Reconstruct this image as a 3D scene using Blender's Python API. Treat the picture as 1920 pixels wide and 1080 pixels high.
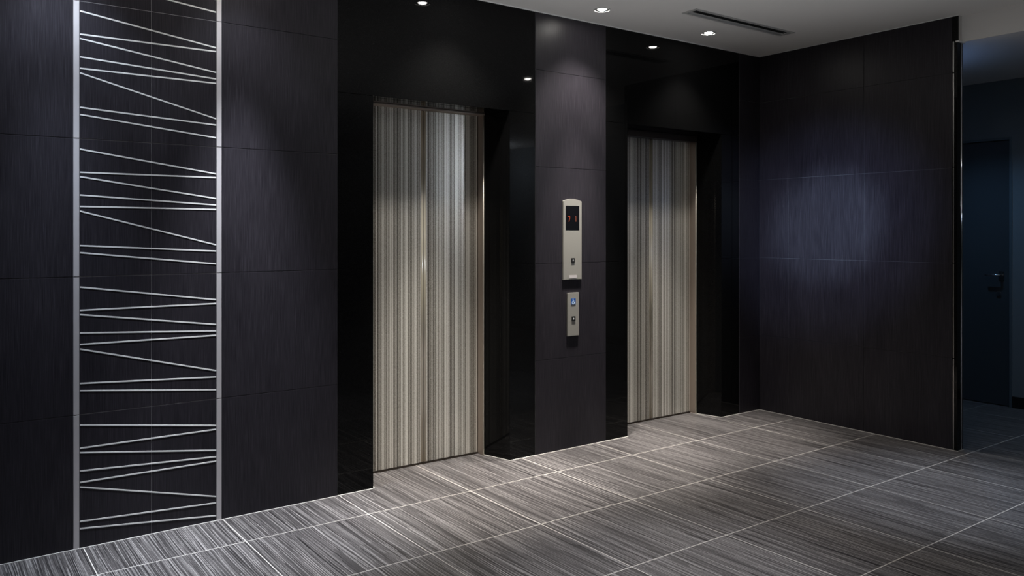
import bpy, bmesh, math, random
from mathutils import Vector, Matrix
random.seed(4)
for o in list(bpy.data.objects): bpy.data.objects.remove(o)
S = bpy.context.scene
COL = S.collection

# ------------------------------------------------------------------ camera, world, exposure
cam = bpy.data.cameras.new('camera'); co = bpy.data.objects.new('camera', cam); COL.objects.link(co)
co.location = (0, 0, 1.375)
co.rotation_euler = (math.radians(90), 0, math.radians(-35.727))
cam.sensor_width = 36; cam.lens = 1513.1/1920*36
cam.shift_x = (960-940.8)/1920; cam.shift_y = (436.8-540)/1920
cam.clip_start = .05
S.camera = co
W = bpy.data.worlds.new('world'); S.world = W; W.use_nodes = True
W.node_tree.nodes['Background'].inputs[0].default_value = (.5, .6, 1, 1)
W.node_tree.nodes['Background'].inputs[1].default_value = .0
S.view_settings.view_transform = 'Standard'; S.view_settings.look = 'None'
S.view_settings.gamma = 1; S.view_settings.exposure = 0.0; S.view_settings.use_curve_mapping = False

# recessed downlights: x, y, wide wash W, narrow beam W, colour, label
WARM = (1.0, .94, .87); COOL = (.72, .83, 1.0); MID = (.88, .92, 1.0)
DOWNLIGHTS = [
    (.48, 3.67, 38, 190, COOL, 'cool downlight above the far left end of the tile wall, out of view'),
    (1.25, 3.67, 18, 500, MID, 'downlight above the right strip of the inlaid panel, out of view'),
    (2.43, 3.67, 56, 560, WARM, 'downlight above the left elevator, seen mirrored in its black granite header'),
    (3.40, 3.67, 84, 470, WARM, 'left of the two glowing downlights seen on the grey ceiling, above the call panels'),
    (4.39, 3.67, 40, 380, WARM, 'right of the two glowing downlights seen on the grey ceiling, beside the slot vent'),
    (2.43, 2.153, 4, 190, MID, 'second-row downlight in front of the left elevator'),
    (4.39, 2.153, 3, 200, COOL, 'second-row downlight mirrored in granite just left of the call-panel column'),
    (2.95, -2.60, 20, 30, WARM, 'downlight near the rear wall, far behind the camera'),
]
SPOT_ANGLE = 98; BEAM_ANGLE = 41
FILL_UPLIGHT = (2.2, 1.6, 104)           # fill uplighter added below the view to brighten the ceiling
ACCENT = (1.2, .9, 640)             # adjustable cool spotlight aimed at the right wall
CORR_LAMP = (6.25, 2.98, 18); CORR_C = (.28, .58, 1.0)

H = 2.747; D = 3.926; XR = 5.296; XF = 6.97; HC = 2.587
ROWS = [0, .583, 1.184, 1.786, 2.386, H]

# ------------------------------------------------------------------ materials
def mat(name, base=(.5, .5, .5), rough=.5, metal=0, **kw):
    m = bpy.data.materials.new(name); m.use_nodes = True
    b = m.node_tree.nodes['Principled BSDF']
    b.inputs['Base Color'].default_value = (*base, 1); b.inputs['Roughness'].default_value = rough
    b.inputs['Metallic'].default_value = metal
    for k, v in kw.items(): b.inputs[k.replace('_', ' ')].default_value = v
    return m
class NT:
    def __init__(s, m): s.t = m.node_tree; s.b = s.t.nodes['Principled BSDF']
    def n(s, ty, **kw):
        n = s.t.nodes.new(ty)
        for k, v in kw.items():
            if k == 'ins':
                for a, c in v.items(): n.inputs[a].default_value = c
            else: setattr(n, k, v)
        return n
    def l(s, a, b): s.t.links.new(a, b)
    def m(s, op, a, b=None, c=None):
        n = s.n('ShaderNodeMath', operation=op)
        for i, v in enumerate((a, b, c)):
            if v is None: continue
            if hasattr(v, 'links'): s.l(v, n.inputs[i])
            else: n.inputs[i].default_value = v
        return n.outputs[0]
    def geo(s): return s.n('ShaderNodeNewGeometry').outputs['Position']
    def scale(s, v, x, y, z):
        n = s.n('ShaderNodeMapping'); n.inputs['Scale'].default_value = (x, y, z); s.l(v, n.inputs[0]); return n.outputs[0]
    def noise(s, v, sc, det=2, rough=.5, dims='3D', w=None):
        n = s.n('ShaderNodeTexNoise', noise_dimensions=dims); n.inputs['Scale'].default_value = sc
        n.inputs['Detail'].default_value = det; n.inputs['Roughness'].default_value = rough
        s.l(v, n.inputs['Vector'])
        if w is not None: s.l(w, n.inputs['W'])
        return n.outputs[0]
    def ramp(s, f, stops):
        n = s.n('ShaderNodeValToRGB'); e = n.color_ramp.elements
        while len(e) < len(stops): e.new(.5)
        for el, (p, c) in zip(e, stops): el.position = p; el.color = (*c, 1)
        s.l(f, n.inputs[0]); return n.outputs[0]
    def mix(s, f, a, b):
        n = s.n('ShaderNodeMix', data_type='RGBA')
        for i, v in ((0, f), (6, a), (7, b)):
            if hasattr(v, 'links'): s.l(v, n.inputs[i])
            else: n.inputs[i].default_value = v if i == 0 else (*v, 1)
        return n.outputs[2]
    def bump(s, h, st, dist=.001):
        n = s.n('ShaderNodeBump'); n.inputs['Strength'].default_value = st; n.inputs['Distance'].default_value = dist
        s.l(h, n.inputs['Height']); s.l(n.outputs[0], s.b.inputs['Normal'])

# charcoal wall tile, fine vertical brushed streaks
M_tile = mat('charcoal_tile', rough=.36, Specular_IOR_Level=.25)
t = NT(M_tile); p = t.geo()
a = t.noise(t.scale(p, 420, 420, 7), 1, 3, .6); b2 = t.noise(t.scale(p, 1, 1, .3), 6, 3)
f_ = t.m('ADD', t.m('MULTIPLY', a, .8), t.m('MULTIPLY', b2, .2))
t.l(t.ramp(f_, [(.3, (.011, .0098, .0132)), (.5, (.0225, .0200, .0252)), (.72, (.045, .041, .050))]), t.b.inputs['Base Color'])
t.l(t.m('MULTIPLY_ADD', a, .16, .30), t.b.inputs['Roughness'])
t.bump(a, .35, .0006)
# grout between wall tiles
M_wgrout = mat('wall_grout', (.09, .09, .094), .7)
M_pgrout = mat('panel_grout', (.34, .33, .34), .7)
# black polished granite
M_gran = mat('black_granite', (.0035, .0036, .0038), .03, IOR=1.5, Specular_IOR_Level=.16)
t = NT(M_gran); p = t.geo()
g = t.noise(p, 260, 2)
t.l(t.ramp(g, [(.5, (.0042, .0043, .0044)), (.74, (.006, .006, .0065)), (.8, (.014, .014, .015))]), t.b.inputs['Base Color'])
# brushed metals
M_strip = mat('satin_aluminium', (.66, .63, .64), .42, .35)
M_inlay = mat('silver_inlay', (.88, .88, .86), .45, .15)
M_plate = mat('satin_steel_plate', (.42, .405, .365), .38, .45)
t = NT(M_plate); p = t.geo(); g = t.noise(t.scale(p, 900, 900, 40), 1, 2); t.bump(g, .15, .0003)
M_bronze = mat('polished_bronze_frame', (.50, .42, .36), .36, .7)
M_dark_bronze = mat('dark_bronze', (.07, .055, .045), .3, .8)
M_seam = mat('polished_brass_edge', (.66, .60, .46), .32, .25, Coat_Weight=1.0, Coat_Roughness=.15, Coat_IOR=2.6)
M_chrome = mat('chrome', (.75, .75, .76), .12, 1)
M_bead_m = mat('satin_brass_bead', (.80, .74, .64), .34, .5)
M_profile = mat('steel_profile', (.38, .37, .36), .25, 1)
# etched pinstripe steel of the lift doors
M_door = mat('etched_pinstripe_steel', rough=.4, metal=.34)
t = NT(M_door); p = t.geo()
sx = t.n('ShaderNodeSeparateXYZ'); t.l(p, sx.inputs[0])
def stripe(freq, seed):
    wn = t.n('ShaderNodeTexWhiteNoise', noise_dimensions='1D')
    t.l(t.m('ADD', t.m('FLOOR', t.m('MULTIPLY', sx.outputs[0], freq)), seed), wn.inputs['W']); return wn.outputs[0]
s1 = stripe(135, 3.3); s2 = stripe(310, 11.7)
s3 = t.noise(t.scale(p, 420, 1, 130), 1, 2, .7)
s4 = t.noise(t.scale(p, 16, 1, 0), 1, 1, .5)
f_ = t.m('ADD', t.m('ADD', t.m('MULTIPLY', s1, .26), t.m('MULTIPLY', s2, .20)), t.m('ADD', t.m('MULTIPLY', s3, .34), t.m('MULTIPLY', s4, .20)))
t.l(t.ramp(f_, [(.30, (.085, .074, .062)), (.40, (.27, .25, .215)), (.50, (.52, .495, .435)), (.66, (.95, .92, .84))]), t.b.inputs['Base Color'])
t.l(t.m('MULTIPLY_ADD', s3, .16, .16), t.b.inputs['Roughness'])
t.b.inputs['Anisotropic'].default_value = .7; t.b.inputs['Anisotropic Rotation'].default_value = .25
tg = t.n('ShaderNodeTangent', direction_type='RADIAL', axis='Z')
t.l(tg.outputs[0], t.b.inputs['Tangent'])
t.bump(s3, .12, .0004)
# floor: ribbed porcelain tile, light grout, stripes along Y
M_floor = mat('striated_floor_tile', rough=.38)
t = NT(M_floor); p = t.geo()
sp = t.n('ShaderNodeSeparateXYZ'); t.l(p, sp.inputs[0])
P_ = .6002
u = t.m('DIVIDE', t.m('SUBTRACT', sp.outputs[0], 1.1751-P_*20), P_); v = t.m('DIVIDE', t.m('SUBTRACT', sp.outputs[1], 3.5862-P_*20), P_)
fu = t.m('FRACT', u); fv = t.m('FRACT', v)
du = t.m('MINIMUM', fu, t.m('SUBTRACT', 1.0, fu)); dv = t.m('MINIMUM', fv, t.m('SUBTRACT', 1.0, fv))
dmin = t.m('MINIMUM', du, dv)
gr = t.m('LESS_THAN', dmin, .0036)
cell = t.m('ADD', t.m('FLOOR', u), t.m('MULTIPLY', t.m('FLOOR', v), 37.7))
wn = t.n('ShaderNodeTexWhiteNoise', noise_dimensions='1D'); t.l(cell, wn.inputs['W'])
w = t.m('MULTIPLY', wn.outputs[0], 50)
wob = t.m('MULTIPLY', t.noise(t.scale(p, 9, 1.1, 1), 1, 1, .5), .035)
xx = t.m('ADD', sp.outputs[0], wob)
def lines(fx, fy, seed):            # broken thin lines running along Y
    cxn = t.m('FLOOR', t.m('MULTIPLY', xx, fx))
    w1 = t.n('ShaderNodeTexWhiteNoise', noise_dimensions='1D'); t.l(t.m('ADD', cxn, seed), w1.inputs['W'])
    cyn = t.m('FLOOR', t.m('ADD', t.m('MULTIPLY', sp.outputs[1], fy), t.m('MULTIPLY', w1.outputs[0], 17)))
    w2 = t.n('ShaderNodeTexWhiteNoise', noise_dimensions='2D'); cb_ = t.n('ShaderNodeCombineXYZ')
    t.l(t.m('ADD', cxn, seed), cb_.inputs[0]); t.l(t.m('ADD', cyn, w), cb_.inputs[1]); t.l(cb_.outputs[0], w2.inputs['Vector']); return w2.outputs[0]
la = lines(330, 1.5, 5.0); lb = lines(680, 3.2, 91.0)
n1 = t.noise(t.scale(p, 210, 1.0, 1), 1, 2, .6, '4D', w)
n2 = t.noise(t.scale(p, 34, .6, 1), 1, 1, .5, '4D', w)
n3 = t.noise(t.scale(p, 500, 120, 1), 1, 1, .5, '4D', w)
f_ = t.m('ADD', t.m('ADD', t.m('MULTIPLY', la, .29), t.m('MULTIPLY', lb, .22)), t.m('ADD', t.m('MULTIPLY', n1, .24), t.m('ADD', t.m('MULTIPLY', n2, .05), t.m('MULTIPLY', n3, .18))))
c1 = t.ramp(f_, [(.26, (.012, .0105, .0115)), (.40, (.050, .046, .046)), (.54, (.108, .100, .099)), (.72, (.36, .342, .333))])
t.l(t.mix(gr, c1, (.55, .525, .485)), t.b.inputs['Base Color'])
t.l(t.m('ADD', t.m('MULTIPLY_ADD', n1, .25, .24), t.m('MULTIPLY', gr, .3)), t.b.inputs['Roughness'])
t.bump(t.m('MULTIPLY', t.m('MULTIPLY', f_, t.m('SUBTRACT', 1.0, gr)), 1.0), .5, .0012)
# paint
M_ceil = mat('ceiling_paint', (.72, .71, .69), .8)
t = NT(M_ceil); p = t.geo(); g = t.noise(p, 90, 2); t.bump(g, .1, .0006)
M_bead = mat('white_bead', (.85, .85, .84), .5)
M_rear = mat('dark_plaster', (.03, .03, .033), .6)
t = NT(M_rear); p = t.geo(); g = t.noise(p, 60, 3); t.bump(g, .1, .001)
M_corr = mat('corridor_paint', (.16, .19, .21), .7)
t = NT(M_corr); p = t.geo(); g = t.noise(p, 160, 3); t.bump(g, .6, .002)
M_cdoor = mat('corridor_door_paint', (.06, .07, .08), .4)
M_cframe = mat('corridor_frame_paint', (.10, .13, .15), .35)
M_base = mat('black_vinyl', (.008, .008, .008), .5)
M_black = mat('matt_black', (.006, .006, .006), .5)
M_glass = mat('display_glass', (.004, .004, .005), .08)
M_vent = mat('vent_aluminium', (.5, .5, .49), .45, .3)
M_ventin = mat('vent_blade', (.06, .065, .065), .5)
M_blue = mat('sign_blue', (.015, .08, .32), .4)
M_white = mat('sign_white', (.8, .85, .9), .5)
def emis(name, c, s):
    m = mat(name, (0, 0, 0), .5); b = m.node_tree.nodes['Principled BSDF']
    b.inputs['Emission Color'].default_value = (*c, 1); b.inputs['Emission Strength'].default_value = s; return m
M_lamp = emis('lamp_glow', (1, .96, .90), 160)
M_led = emis('led_red', (1, .13, .03), .45)
M_led2 = emis('led_amber', (.9, .22, .10), .3)
M_btn = emis('button_glow', (.9, .88, .85), .55)
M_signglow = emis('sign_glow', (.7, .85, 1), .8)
M_corrlamp = emis('corridor_lamp_glow', CORR_C, 8)

# ------------------------------------------------------------------ helpers
def box(bm, x0, x1, y0, y1, z0, z1, bev=0, mi=0):
    vs = [bm.verts.new(c) for c in ((x0,y0,z0),(x1,y0,z0),(x1,y1,z0),(x0,y1,z0),(x0,y0,z1),(x1,y0,z1),(x1,y1,z1),(x0,y1,z1))]
    fs = [bm.faces.new([vs[i] for i in q]) for q in ((3,2,1,0),(4,5,6,7),(0,1,5,4),(1,2,6,5),(2,3,7,6),(3,0,4,7))]
    for f in fs: f.material_index = mi
    if bev:
        es = set(e for f in fs for e in f.edges)
        bmesh.ops.bevel(bm, geom=list(es), offset=bev, segments=2, profile=.7, affect='EDGES', clamp_overlap=True)
def prism(bm, pts, z0, z1):          # plan outline (ccw) extruded in z
    a = [bm.verts.new((x, y, z0)) for x, y in pts]; b = [bm.verts.new((x, y, z1)) for x, y in pts]
    n = len(pts)
    bm.faces.new(a[::-1]); bm.faces.new(b)
    for i in range(n): bm.faces.new((a[i], a[(i+1) % n], b[(i+1) % n], b[i]))
def prism_y(bm, pts, y0, y1):        # outline in XZ extruded in y
    a = [bm.verts.new((x, y0, z)) for x, z in pts]; b = [bm.verts.new((x, y1, z)) for x, z in pts]
    n = len(pts)
    bm.faces.new(a); bm.faces.new(b[::-1])
    for i in range(n): bm.faces.new((b[i], b[(i+1) % n], a[(i+1) % n], a[i]))
def lathe(bm, cx, cy, prof, n=40, close=False):
    rings = []
    for r, z in prof:
        rings.append([bm.verts.new((cx+r*math.cos(2*math.pi*i/n), cy+r*math.sin(2*math.pi*i/n), z)) for i in range(n)])
    m = len(rings)
    for k in range(m if close else m-1):
        A, B = rings[k], rings[(k+1) % m]
        for i in range(n): bm.faces.new((A[i], A[(i+1) % n], B[(i+1) % n], B[i]))
    return rings
def tube(bm, pts, r, n=12):
    rings = []
    pts = [Vector(q) for q in pts]
    for i, q in enumerate(pts):
        d = (pts[min(i+1, len(pts)-1)]-pts[max(i-1, 0)]).normalized()
        up = Vector((0, 0, 1)) if abs(d.z) < .9 else Vector((1, 0, 0))
        a = d.cross(up).normalized(); b = d.cross(a)
        rings.append([bm.verts.new(q+a*r*math.cos(2*math.pi*k/n)+b*r*math.sin(2*math.pi*k/n)) for k in range(n)])
    for A, B in zip(rings, rings[1:]):
        for k in range(n): bm.faces.new((A[k], A[(k+1) % n], B[(k+1) % n], B[k]))
    bm.faces.new(rings[0][::-1]); bm.faces.new(rings[-1])
def loc_of(o):
    v = Vector((0, 0, 0))
    while o: v += o.location; o = o.parent
    return v
def obj(name, bm, m, parent=None, smooth=False, origin=None):
    bmesh.ops.recalc_face_normals(bm, faces=bm.faces)
    me = bpy.data.meshes.new(name)
    if parent: bmesh.ops.translate(bm, verts=bm.verts, vec=-loc_of(parent))
    bm.to_mesh(me); bm.free()
    for mm in (m if isinstance(m, (list, tuple)) else [m]): me.materials.append(mm)
    if smooth:
        for f in me.polygons: f.use_smooth = True
    o = bpy.data.objects.new(name, me); COL.objects.link(o)
    if parent: o.parent = parent
    return o
def boxobj(name, m, parent, *a, bev=0):
    bm = bmesh.new(); box(bm, *a, bev=bev); return obj(name, bm, m, parent)
def struct(o): o['kind'] = 'structure'; return o
def thing(name, loc, label, cat, group=None):
    o = bpy.data.objects.new(name, None); COL.objects.link(o); o.location = loc; o.empty_display_size = .1
    o['label'] = label; o['category'] = cat
    if group: o['group'] = group
    return o

# ------------------------------------------------------------------ setting: floor, ceilings
X0, Y0, Y1 = -2.2, -3.2, 6.0
bm = bmesh.new(); box(bm, X0-.1, XF+.1, Y0-.1, Y1+.1, -.1, 0); struct(obj('floor', bm, M_floor))

# ceiling slab with real holes for lamps and slot diffuser
VX0, VX1, VY0, VY1 = 3.845, 4.852, 3.308, 3.426
bm = bmesh.new(); box(bm, X0-.1, 5.345, Y0-.1, D+.02, H, H+.16); ceil = struct(obj('ceiling', bm, M_ceil))
cb = bmesh.new()
for x, y, *_ in DOWNLIGHTS:
    r = bmesh.ops.create_cone(cb, cap_ends=True, segments=40, radius1=.045, radius2=.045, depth=.2)
    bmesh.ops.translate(cb, verts=r['verts'], vec=(x, y, H+.02))
box(cb, VX0+.022, VX1-.018, VY0+.02, VY1-.02, H-.05, H+.10)
cut = obj('cutter', cb, M_ceil)
md = ceil.modifiers.new('b', 'BOOLEAN'); md.object = cut; md.operation = 'DIFFERENCE'; md.solver = 'EXACT'
dg = bpy.context.evaluated_depsgraph_get()
nm = bpy.data.meshes.new_from_object(ceil.evaluated_get(dg))
ceil.modifiers.clear(); ceil.data = nm
bpy.data.objects.remove(cut)
bm = bmesh.new(); box(bm, 5.36, XF+.1, Y0-.1, Y1+.1, HC, HC+.32); struct(obj('ceiling_corridor', bm, M_ceil))

# ------------------------------------------------------------------ setting: tiled lift wall
G = .0012
def tiles_y(bm, x0, x1, rows=ROWS):      # tiles facing -Y
    for a, b in zip(rows, rows[1:]):
        box(bm, x0+G, x1-G, D, D+.014, a+G, b-G, bev=.0012)
def tiles_x(bm, y0, y1, rows=ROWS):      # tiles facing -X on right wall
    for a, b in zip(rows, rows[1:]):
        box(bm, XR, XR+.014, y0+G, y1-G, a+G, b-G, bev=.0012)
bm = bmesh.new()
for a, b in ((-2.2, -1.665), (-1.665, -1.065), (-1.065, -.665), (-.665, -.065), (-.065, .535), (1.169, 1.767), (3.08, 3.672), (5.05, XR)):
    tiles_y(bm, a, b)
Bk = D+.003
for a, b in ((X0, .535), (1.169, 1.767), (3.08, 3.672), (5.05, XR+.02)):
    box(bm, a, b, Bk, D+.06, 0, H, mi=1)
for a, b in ((X0, 1.972), (2.888, 3.87), (4.847, XR+.02)):
    box(bm, a, b, D+.06, 4.24, 0, H, mi=1)
box(bm, 1.972, 2.888, D+.06, 4.24, 2.14, H, mi=1); box(bm, 3.87, 4.847, D+.06, 4.24, 2.14, H, mi=1)
box(bm, X0, XR+.02, 4.24, 4.34, 0, H, mi=1)
struct(obj('wall_back', bm, [M_tile, M_wgrout]))

bm = bmesh.new()
YE = 2.45
for a, b in ((3.671, D), (3.07, 3.671), (2.482, 3.07)): tiles_x(bm, a, b)
box(bm, XR+.003, 5.371, 2.482, 4.0, 0, HC, mi=1); box(bm, XR+.003, 5.345, 2.482, 4.0, HC, H, mi=1)
struct(obj('wall_right', bm, [M_tile, M_wgrout]))
# extension of the partition past the corner, corridor side
bm = bmesh.new(); box(bm, XR+.02, 5.371, 4.0, Y1, 0, HC); struct(obj('wall_partition', bm, M_corr))
# partition end: black stone cap, steel profiles
bm = bmesh.new(); box(bm, XR, 5.371, YE, 2.482, 0, HC, bev=.001); box(bm, XR, XR+.012, YE-.004, 2.482, HC, H, bev=.001); struct(obj('trim_1', bm, M_gran))
bm = bmesh.new()
for a, b in zip([0]+ROWS[1:-1], ROWS[1:-1]+[HC]): box(bm, XR-.003, XR+.001, 2.468, 2.477, a+.003, b-.003, bev=.0008)
struct(obj('trim_2', bm, M_profile))
bm = bmesh.new(); tube(bm, [(5.347, YE-.001, .0), (5.347, YE-.001, HC)], .0045, 12); struct(obj('trim_3', bm, M_chrome, smooth=True))
# bulkhead over the opening to the corridor
bm = bmesh.new(); box(bm, 5.345, 5.3598, Y0, YE, HC-.004, H+.1); box(bm, XR+.0125, 5.345, YE-.004, 2.482, HC, H); struct(obj('wall_bulkhead', bm, M_ceil))
bm = bmesh.new(); box(bm, XR-.003, 5.375, YE-.012, 2.46, HC-.010, HC-.0005, bev=.001); struct(obj('trim_4', bm, M_ceil))
# unseen sides of the lobby
bm = bmesh.new(); box(bm, X0-.1, X0, Y0, 4.3, 0, H); struct(obj('wall_left', bm, M_rear))
bm = bmesh.new(); box(bm, X0-.1, XF+.1, Y0-.1, Y0, 0, H); struct(obj('wall_rear', bm, M_rear))
# corridor walls
DY0, DY1, DZ = 2.829, 3.70, 2.112
bm = bmesh.new(); box(bm, XF, XF+.12, Y0, DY0-.02, 0, HC); box(bm, XF, XF+.12, DY1+.02, Y1, 0, HC); box(bm, XF, XF+.12, DY0-.02, DY1+.02, DZ+.02, HC)
struct(obj('wall_corridor', bm, M_corr))
bm = bmesh.new(); box(bm, 5.3, XF+.1, Y1, Y1+.1, 0, HC); struct(obj('wall_corridor_end', bm, M_corr))
bm = bmesh.new(); box(bm, XF-.01, XF, Y0, DY0-.022, 0, .09, bev=.002); box(bm, XF-.01, XF, DY1+.022, Y1, 0, .09, bev=.002); struct(obj('baseboard_corridor', bm, M_base))
# thin pale joint where walls meet the floor, and white bead at the ceiling edge
bm = bmesh.new()
jw = .006
for a, b in ((X0, 1.97), (2.89, 3.868), (4.848, XR)): box(bm, a, b, D-jw, D+.002, 0, .0025)
for (ax, ay), (bx, by) in (((1.975, 3.93), (2.027, 4.125)), ((2.885, 3.93), (2.83, 4.125)), ((3.872, 3.93), (3.925, 4.125)), ((4.844, 3.93), (4.79, 4.125))):
    s = jw if ax < bx else -jw
    if (ax < 2.5 and ax < 2) or (3.8 < ax < 4): prism(bm, [(ax-.002, ay-jw), (ax+s, ay-jw), (bx+s, by), (bx-.002, by)], 0, .0025)
    else: prism(bm, [(ax+s, ay-jw), (ax+.002, ay-jw), (bx+.002, by), (bx+s, by)], 0, .0025)
box(bm, XR-jw, XR+.002, YE-jw, D, 0, .0025); box(bm, XR, 5.371, YE-jw, YE+.002, 0, .0025)
struct(obj('trim_5', bm, mat('pale_sealant', (.55, .53, .50), .6)))
bm = bmesh.new()
box(bm, X0, XR, D-.007, D-.0005, H-.006, H-.0005); box(bm, XR-.005, XR-.0005, YE-.01, D-.007, H-.005, H-.0005)
struct(obj('trim_6', bm, M_bead))

# ------------------------------------------------------------------ inlaid tile panel
pan = thing('inlaid_wall_panel', (.853, D, 0), 'tall charcoal tile panel with slanting silver inlay lines between two metal strips', 'wall panel')
IL = [(.556, .473), (.455, .455), (.436, .355), (.356, .324), (.306, .303), (.286, .134), (.136, .104), (.105, .043)]
bm = bmesh.new(); box(bm, .535, 1.169, D+.0012, D+.06, 0, H); obj('backing', bm, M_pgrout, pan)
for i, (a, b) in enumerate(zip(ROWS, ROWS[1:])):
    for xa, xb in ((.558, .853), (.853, 1.144)):
        bm = bmesh.new(); box(bm, xa+.0008, xb-.0008, D, D+.014, a+G, b-G, bev=.0012); obj('tile', bm, M_tile, pan)
    for xa, xb in ((.536, .5575), (1.1455, 1.168)):
        bm = bmesh.new(); box(bm, xa, xb, D-.003, D+.01, a+.0022, b-.0022, bev=.001)
        o = obj('metal_strip', bm, M_strip, pan); o['label'] = 'satin silver vertical strip'
    zb = [-.018, .583, 1.184, 1.786, 2.386][i]
    for L, R in IL:
        zl, zr = zb+L, zb+R
        if max(zl, zr) > H-.02 or min(zl, zr) < .01: continue
        bm = bmesh.new()
        w_ = .0034
        prism_y(bm, [(.561, zl-w_), (1.1435, zr-w_), (1.1435, zr+w_), (.561, zl+w_)], D-.0012, D+.004)
        bmesh.ops.bevel(bm, geom=list(bm.edges), offset=.0006, segments=2, affect='EDGES')
        o = obj('inlay_strip', bm, M_inlay, pan)

# ------------------------------------------------------------------ granite portals and lift doors
def portal(x0, x1, f0, f1, b0, b1, label):
    """x0,x1 outer edges; f0,f1 opening at the front; b0,b1 opening at the back"""
    R = thing('granite_portal', ((f0+f1)/2, D, 0), label, 'door surround')
    Y = D+.004; zt = 2.113; g = .0008
    bm = bmesh.new(); box(bm, x0+g, x1-g, Y, D+.05, zt+g, H-.001, bev=.001); obj('header_slab', bm, M_gran, R)
    for s, (a, b) in ((0, (x0, f0)), (1, (f1, x1))):
        for z0, z1 in ((.001, 1.184), (1.184, zt)):
            bm = bmesh.new(); box(bm, a+g, b-g, Y, D+.05, z0+g, z1-g, bev=.001); obj('side_slab', bm, M_gran, R)
    yb = 4.122
    bm = bmesh.new(); prism(bm, [(f0-.0004, D+.0405), (f0, D+.005), (b0, yb), (b0-.03, yb)], .001, zt-.001); obj('reveal_slab', bm, M_gran, R)
    bm = bmesh.new(); prism(bm, [(f1, D+.005), (f1+.0004, D+.0405), (b1+.03, yb), (b1, yb)], .001, zt-.001); obj('reveal_slab', bm, M_gran, R)
    bm = bmesh.new(); prism(bm, [(f0+.001, D+.0505), (f1-.001, D+.0505), (b1+.028, 4.2), (b0-.028, 4.2)], zt, zt+.02)
    obj('soffit_slab', bm, M_gran, R)
    return R
def lift(c, hw, zhead, label, leafsplit):
    E = thing('elevator_door', (c, 4.12, 0), label, 'elevator door', 'elevator doors')
    yf = 4.118
    # frame: jambs and head
    for s in (-1, 1):
        xi = c+s*hw; xo = c+s*(hw+.0105)
        bm = bmesh.new(); box(bm, min(xi, xo), max(xi, xo), yf+.006, 4.205, .001, zhead, bev=.0008)
        j = obj('jamb', bm, M_bronze, E)
        bm = bmesh.new(); tube(bm, [(c+s*(hw+.0045), yf+.004, .001), (c+s*(hw+.0045), yf+.004, zhead)], .0048, 12)
        obj('jamb_bead', bm, M_bead_m, j, smooth=True)
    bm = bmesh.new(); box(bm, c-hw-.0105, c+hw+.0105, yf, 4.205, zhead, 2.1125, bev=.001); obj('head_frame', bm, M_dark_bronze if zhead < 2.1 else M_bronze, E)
    # leaves
    for s in (-1, 1):
        a, b = (c-hw+.002, leafsplit-.0012) if s < 0 else (leafsplit+.0012, c+hw-.002)
        bm = bmesh.new(); box(bm, a, b, 4.18, 4.203, .009, zhead+.0, bev=.001)
        L = obj('door_leaf', bm, M_door, E)
        e = leafsplit+s*.0092
        bm = bmesh.new()
        pts = [(e+.0075, 4.1805)]+[(e+.0075*(1-k/8), 4.1788-.0005*(1-(1-k/8)**2)) for k in range(17)]+[(e-.0075, 4.1805)]
        prism(bm, pts[::-1]+[], .012, zhead-.003)
        ed = obj('leaf_edge', bm, M_seam, L)
        for f in ed.data.polygons: f.use_smooth = f.normal.y < -.9
        ed['label'] = 'polished brass leading edge'
    bm = bmesh.new(); box(bm, c-hw-.01, c+hw+.01, 4.172, 4.206, .0, .006, bev=.001); obj('sill', bm, M_dark_bronze, E)
    return E
portal(1.767, 3.08, 1.975, 2.885, 2.027, 2.832, 'polished black granite surround framing the left, nearer elevator opening')
portal(3.672, 5.05, 3.874, 4.844, 3.926, 4.792, 'polished black granite surround framing the right, farther elevator opening')
lift(2.4295, .3915, 2.104, 'left, larger-looking pinstriped steel elevator door, nearest the inlaid wall panel', 2.43)
lift(4.359, .4215, 2.066, 'right, farther pinstriped steel elevator door, nearest the corner of the room', 4.358)

# ------------------------------------------------------------------ call panels
def arrow(bm, cx, cz, s, y0, y1):
    prism_y(bm, [(cx-s, cz), (cx+s, cz), (cx, cz+s*1.15)], y0, y1)
    prism_y(bm, [(cx-s*.38, cz-s), (cx+s*.38, cz-s), (cx+s*.38, cz), (cx-s*.38, cz)], y0, y1)
YP = D-.010
P1 = thing('elevator_call_panel', (3.374, D, 1.078), 'taller satin steel call panel with arched top and black floor display', 'call panel')
bm = bmesh.new()
pts = [(3.296, 1.078), (3.4515, 1.078), (3.4515, 1.577)]
for k in range(1, 12):
    q = k/12; pts.append((3.4515-.1555*q, 1.577+.016*math.sin(math.pi*q)))
pts.append((3.296, 1.577))
prism_y(bm, pts, YP, D)
bmesh.ops.bevel(bm, geom=[e for e in bm.edges if all(abs(v.co.y-YP) < 1e-5 for v in e.verts)], offset=.0018, segments=2, affect='EDGES')
fp = obj('faceplate', bm, M_plate, P1)
dsp = boxobj('display', M_glass, P1, 3.3155, 3.4295, YP-.001, YP+.002, 1.394, 1.548, bev=.0008); dsp['label'] = 'black floor indicator screen'
def seg(bm, x, z, w, h): box(bm, x, x+w, YP-.0018, YP-.0012, z, z+h)
bm = bmesh.new()      # 7
seg(bm, 3.332, 1.4785, .019, .004); seg(bm, 3.3478, 1.467, .0036, .0115)
prism_y(bm, [(3.3478, 1.468), (3.3514, 1.468), (3.343, 1.447), (3.3394, 1.447)], YP-.0018, YP-.0012)
o = obj('digit', bm, M_led, dsp); o['label'] = 'red lit 7'
bm = bmesh.new()      # 1
seg(bm, 3.3985, 1.447, .004, .0355); prism_y(bm, [(3.3935, 1.474), (3.3985, 1.478), (3.3985, 1.4825), (3.3935, 1.4775)], YP-.0018, YP-.0012)
o = obj('digit', bm, M_led2, dsp); o['label'] = 'red lit 1'
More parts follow.
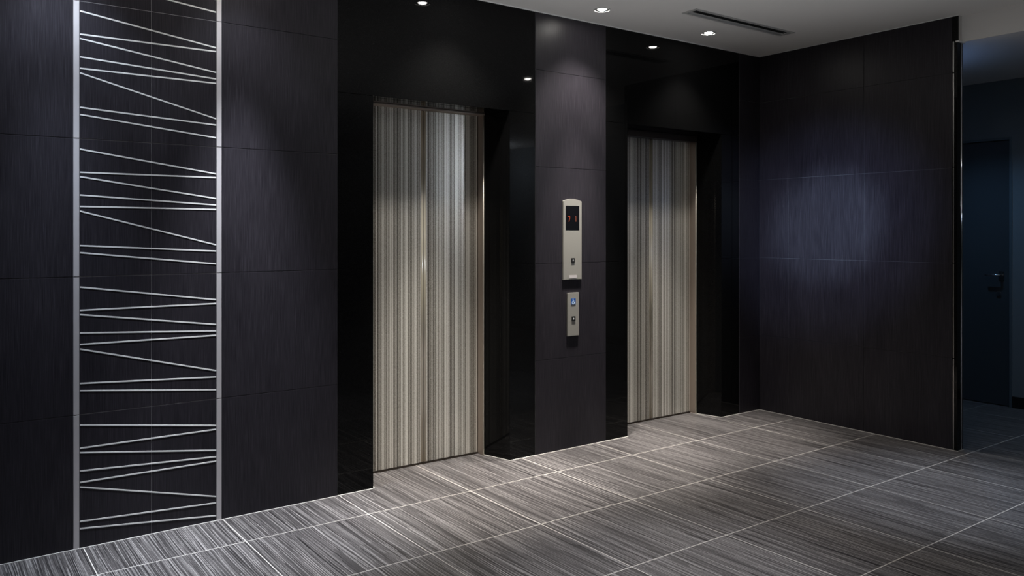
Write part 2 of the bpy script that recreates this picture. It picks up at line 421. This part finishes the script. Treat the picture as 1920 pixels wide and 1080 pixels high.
def button(par, x0, x1, z0, z1):
    b = boxobj('button', M_black, par, x0, x1, YP-.003, YP+.002, z0, z1, bev=.001); b['label'] = 'black square up button'
    bm = bmesh.new(); c = (x0+x1)/2; arrow(bm, c, (z0+z1)/2+.0005, .0058, YP-.0036, YP-.003); obj('arrow', bm, M_btn, b)
button(P1, 3.3615, 3.3905, 1.1855, 1.2145)
o = boxobj('name_label', mat('label_silver', (.62, .58, .58), .4, .2), P1, 3.3455, 3.408, YP-.0012, YP+.001, 1.0865, 1.106, bev=.0005); o['label'] = 'small pale blank plate'

P2 = thing('elevator_call_panel', (3.381, D, .717), 'smaller narrow satin steel call panel with blue wheelchair symbol, below the taller one', 'call panel')
bm = bmesh.new(); box(bm, 3.3325, 3.4275, YP, D, .7185, .9935, bev=.0015); obj('faceplate', bm, M_plate, P2)
sg = boxobj('accessibility_sign', M_blue, P2, 3.3605, 3.398, YP-.0018, YP+.001, .9185, .957, bev=.0006); sg['label'] = 'blue square wheelchair sign'
# wheelchair pictogram
bm = bmesh.new(); y0, y1 = YP-.0026, YP-.0018
cx, cz = 3.377, .9305
prism_y(bm, [(cx-.001+.0030*math.cos(2*math.pi*k/12), .9515+.0030*math.sin(2*math.pi*k/12)) for k in range(12)], y0, y1)
N = 16
for k in range(N):
    a, b = math.radians(110+k*250/N), math.radians(110+(k+1)*250/N)
    prism_y(bm, [(cx+.0098*math.cos(a), cz+.0098*math.sin(a)), (cx+.0068*math.cos(a), cz+.0068*math.sin(a)), (cx+.0068*math.cos(b), cz+.0068*math.sin(b)), (cx+.0098*math.cos(b), cz+.0098*math.sin(b))], y0, y1)
prism_y(bm, [(cx-.0028, .9345), (cx+.0008, .9345), (cx+.0008, .9480), (cx-.0028, .9480)], y0-.0001, y1)
prism_y(bm, [(cx-.0028, .9335), (cx+.0085, .9335), (cx+.0085, .9365), (cx-.0028, .9365)], y0-.0002, y1)
prism_y(bm, [(cx+.0008, .9410), (cx+.0075, .9410), (cx+.0075, .9432), (cx+.0008, .9432)], y0-.0003, y1)
prism_y(bm, [(cx+.0058, .9360), (cx+.0122, .9255), (cx+.0145, .9272), (cx+.0088, .9365)], y0-.0004, y1)
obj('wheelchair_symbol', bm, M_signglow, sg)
button(P2, 3.3645, 3.3955, .812, .843)

# ------------------------------------------------------------------ downlights
def downlight(x, y, power, beam, colr, label, group, base=None):
    E = thing('downlight', (x, y, H), label, 'ceiling light', group)
    if base is None:
        bm = bmesh.new(); lathe(bm, x, y, [(.0445, H-.001), (.046, H-.0035), (.0505, H-.003), (.0525, H-.0004), (.0445, H-.0003)], close=True)
        obj('trim_ring', bm, M_vent, E, smooth=True)
        bm = bmesh.new(); lathe(bm, x, y, [(.0443, H-.0004), (.030, H+.001), (.0285, H+.006), (.0285, H+.0405), (.0443, H+.0405)], close=True)
        obj('baffle', bm, M_black, E, smooth=True)
        bm = bmesh.new(); R = lathe(bm, x, y, [(.0275, H+.034), (.0275, H+.003), (.023, H-.001), (.015, H-.0035), (.006, H-.0045)])
        bm.faces.new(R[-1]); bm.faces.new(R[0]); obj('lamp', bm, M_lamp, E, smooth=True)
    else:
        for ch in base.children:
            c = ch.copy(); COL.objects.link(c); c.parent = E
    l = bpy.data.lights.new('spot', 'SPOT'); l.energy = power; l.color = colr; l.spot_size = math.radians(SPOT_ANGLE); l.spot_blend = .75
    l.shadow_soft_size = .045
    lo = bpy.data.objects.new('spot_light', l); COL.objects.link(lo); lo.location = (x, y, H-.014)
    l = bpy.data.lights.new('beam', 'SPOT'); l.energy = beam; l.color = colr; l.spot_size = math.radians(BEAM_ANGLE); l.spot_blend = 1
    l.shadow_soft_size = .045
    lo = bpy.data.objects.new('beam_light', l); COL.objects.link(lo); lo.location = (x, y, H-.0145)
    return E
g = 'ceiling downlights'
base = None
for x, y, pw, bw, cl, lb in DOWNLIGHTS:
    e = downlight(x, y, pw, bw, cl, lb, g, base)
    base = base or e

# ------------------------------------------------------------------ slot diffuser
V = thing('ceiling_vent', ((VX0+VX1)/2, (VY0+VY1)/2, H), 'long narrow linear slot air vent with dark slot in the grey ceiling', 'air vent')
bm = bmesh.new()
box(bm, VX0, VX1, VY0, VY0+.0215, H-.005, H-.0005, bev=.001); box(bm, VX0, VX1, VY1-.0215, VY1, H-.005, H-.0005, bev=.001)
box(bm, VX0, VX0+.0235, VY0+.0217, VY1-.0217, H-.005, H-.0005, bev=.001); box(bm, VX1-.0195, VX1, VY0+.0217, VY1-.0217, H-.005, H-.0005, bev=.001)
obj('frame', bm, M_vent, V)
bm = bmesh.new(); box(bm, VX0+.0225, VX1-.0185, VY0+.0205, VY1-.0205, H+.085, H+.099); obj('plenum', bm, M_black, V)
for k in range(3):
    y = VY0+.030+k*.022
    bm = bmesh.new()
    vs = [(VX0+.024, y, H+.002), (VX0+.024, y+.0025, H+.002), (VX0+.024, y+.0155, H+.028), (VX0+.024, y+.013, H+.028)]
    a = [bm.verts.new(c) for c in vs]; b = [bm.verts.new((VX1-.02, c[1], c[2])) for c in vs]
    bm.faces.new(a); bm.faces.new(b[::-1])
    for i in range(4): bm.faces.new((a[i], b[i], b[(i+1) % 4], a[(i+1) % 4]))
    obj('blade', bm, M_ventin, V)

# ------------------------------------------------------------------ corridor door
dr = struct(bpy.data.objects.new('door_1', None)); COL.objects.link(dr); dr.location = (XF, (DY0+DY1)/2, 0)
bm = bmesh.new(); box(bm, XF+.012, XF+.055, DY0+.004, DY1-.004, .006, DZ-.004, bev=.002); lf = obj('door_leaf', bm, M_cdoor, dr)
bm = bmesh.new(); box(bm, XF-.008, XF+.11, DY0-.02, DY0, 0, DZ+.02, bev=.002); box(bm, XF-.008, XF+.11, DY1, DY1+.02, 0, DZ+.02, bev=.002)
box(bm, XF-.008, XF+.11, DY0, DY1, DZ, DZ+.02, bev=.002); box(bm, XF+.056, XF+.11, DY0, DY1, 0, DZ); obj('door_frame', bm, M_cframe, dr)
hy, hz = 2.893, 1.040
bm = bmesh.new(); box(bm, XF+.006, XF+.0122, hy-.02, hy+.02, hz-.045, hz+.03, bev=.003); obj('escutcheon', bm, M_profile, lf)
bm = bmesh.new(); tube(bm, [(XF+.008, hy, hz), (XF-.035, hy, hz), (XF-.042, hy+.012, hz), (XF-.042, hy+.10, hz)], .008, 14); obj('lever_handle', bm, M_chrome, lf, smooth=True)
bm = bmesh.new(); 
r = bmesh.ops.create_cone(bm, cap_ends=True, segments=24, radius1=.020, radius2=.017, depth=.012)
bmesh.ops.rotate(bm, verts=bm.verts, matrix=Matrix.Rotation(math.radians(-90), 3, 'Y')); bmesh.ops.translate(bm, verts=bm.verts, vec=(XF+.007, hy+.02, .89)); obj('lock_cylinder', bm, M_chrome, lf)

# corridor downlight (behind the partition) and a globe pendant farther along, both cool
cx, cy, cw = CORR_LAMP
CL = thing('corridor_downlight', (cx, cy, HC), 'cool blue surface downlight in the corridor hidden behind the wall end', 'ceiling light')
bm = bmesh.new(); lathe(bm, cx, cy, [(.05, HC-.0005), (.055, HC-.0005), (.055, HC-.06), (.05, HC-.06)], 32, close=True); obj('can', bm, M_black, CL)
bm = bmesh.new(); R = lathe(bm, cx, cy, [(.0495, HC-.02), (.04, HC-.028)], 32); bm.faces.new(R[1]); bm.faces.new(R[0]); obj('lamp', bm, M_corrlamp, CL)
l = bpy.data.lights.new('corridor', 'SPOT'); l.energy = cw; l.color = CORR_C; l.shadow_soft_size = .03; l.spot_size = math.radians(112); l.spot_blend = .8
lo = bpy.data.objects.new('corridor_light', l); COL.objects.link(lo); lo.location = (cx, cy, HC-.062)
cx, cy = 5.43, 3.15  # unseen fill light added behind the partition to lift the corridor ceiling
SC = thing('added_corridor_fill', (5.371, cy, 1.98), 'added cool fill light behind the partition, brightens the corridor ceiling, hidden from view', 'wall light')
bm = bmesh.new(); lathe(bm, cx, cy, [(.02, 1.98), (.04, 2.0), (.05, 2.05), (.046, 2.05), (.03, 2.02), (.02, 2.015)], 24); box(bm, 5.372, 5.39, cy-.03, cy+.03, 1.99, 2.05); obj('body', bm, M_black, SC)
l = bpy.data.lights.new('corridor_up', 'SPOT'); l.energy = 7; l.color = (.3, .5, 1); l.shadow_soft_size = .03; l.spot_size = math.radians(140); l.spot_blend = .7
lo = bpy.data.objects.new('corridor_up', l); COL.objects.link(lo); lo.location = (cx+.01, cy, 2.06); lo.rotation_euler = (math.pi, 0, 0)
cx, cy = 6.35, -1.3
CL = thing('pendant_lamp', (cx, cy, HC), 'cool white globe pendant far down the corridor, behind the camera, out of view', 'ceiling light')
bm = bmesh.new(); R = lathe(bm, cx, cy, [(.04, HC-.0005), (.04, HC-.02), (.006, HC-.024), (.004, HC-.16), (.02, HC-.17), (.024, HC-.19)], 24); bm.faces.new(R[-1]); bm.faces.new(R[0]); obj('cord_and_canopy', bm, M_vent, CL, smooth=False)
bm = bmesh.new(); bmesh.ops.create_uvsphere(bm, u_segments=32, v_segments=16, radius=.09); bmesh.ops.translate(bm, verts=bm.verts, vec=(cx, cy, HC-.27)); obj('globe', bm, emis('globe_glow', (.80, .88, 1), 100), CL, smooth=True)

# adjustable spotlight on the ceiling, out of view
ax, ay, aw = ACCENT
A = thing('ceiling_spotlight', (ax, ay, H), 'black adjustable spotlight on the ceiling aimed at the right wall, out of view', 'spotlight')
src = Vector((ax, ay, H-.13)); dirn = (Vector((XR, 3.36, 1.43))-src).normalized(); q = dirn.to_track_quat('-Z', 'Y').to_matrix().to_4x4()
bm = bmesh.new(); lathe(bm, 0, 0, [(.001, .12), (.035, .12), (.04, .10), (.045, 0), (.041, 0), (.036, .09), (.001, .09)], 28); bm.transform(Matrix.Translation(src)@q); obj('head', bm, M_black, A, smooth=False)
bm = bmesh.new(); tube(bm, [(ax, ay, H-.001), (ax, ay, H-.07), tuple(src-dirn*.06)], .008, 10); lathe(bm, ax, ay, [(.001, H-.0005), (.045, H-.0005), (.045, H-.018), (.001, H-.018)], 24); obj('stem', bm, M_black, A)
l = bpy.data.lights.new('accent', 'SPOT'); l.energy = aw; l.color = (.50, .60, 1); l.spot_size = math.radians(21); l.spot_blend = 1; l.shadow_soft_size = .03
l2 = l.copy(); l2.energy = aw*2.2; l2.spot_size = math.radians(11.5); l2.color = (.56, .76, 1)
lo = bpy.data.objects.new('accent_core', l2); COL.objects.link(lo); lo.location = src+dirn*.006; lo.rotation_euler = q.to_euler()
lo = bpy.data.objects.new('accent_light', l); COL.objects.link(lo); lo.location = src+dirn*.005; lo.rotation_euler = q.to_euler()

# fill light added out of view, shaped as a can uplighter, lifts the ceiling
x, y, pw = FILL_UPLIGHT
U = thing('added_fill_uplighter', (x, y, 0), 'added fill light shaped as a black can on the floor, brightens the ceiling, below the view', 'fill light')
bm = bmesh.new(); lathe(bm, x, y, [(.085, 0.001), (.09, .01), (.09, .16), (.082, .16), (.080, .06), (.01, .055), (.01, .02), (.085, .001)]); obj('can', bm, M_black, U, smooth=False)
bm = bmesh.new(); R = lathe(bm, x, y, [(.06, .056), (.05, .09), (.02, .10)]); bm.faces.new(R[-1]); bm.faces.new(R[0]); obj('lamp', bm, emis('fill_uplight_glow', (1, .97, .92), 10), U, smooth=True)
l = bpy.data.lights.new('uplight', 'SPOT'); l.energy = pw; l.color = (.97, .98, 1); l.spot_size = math.radians(116); l.spot_blend = .5; l.shadow_soft_size = .05
lo = bpy.data.objects.new('uplight', l); COL.objects.link(lo); lo.location = (x, y, .165); lo.rotation_euler = (math.pi, 0, 0)
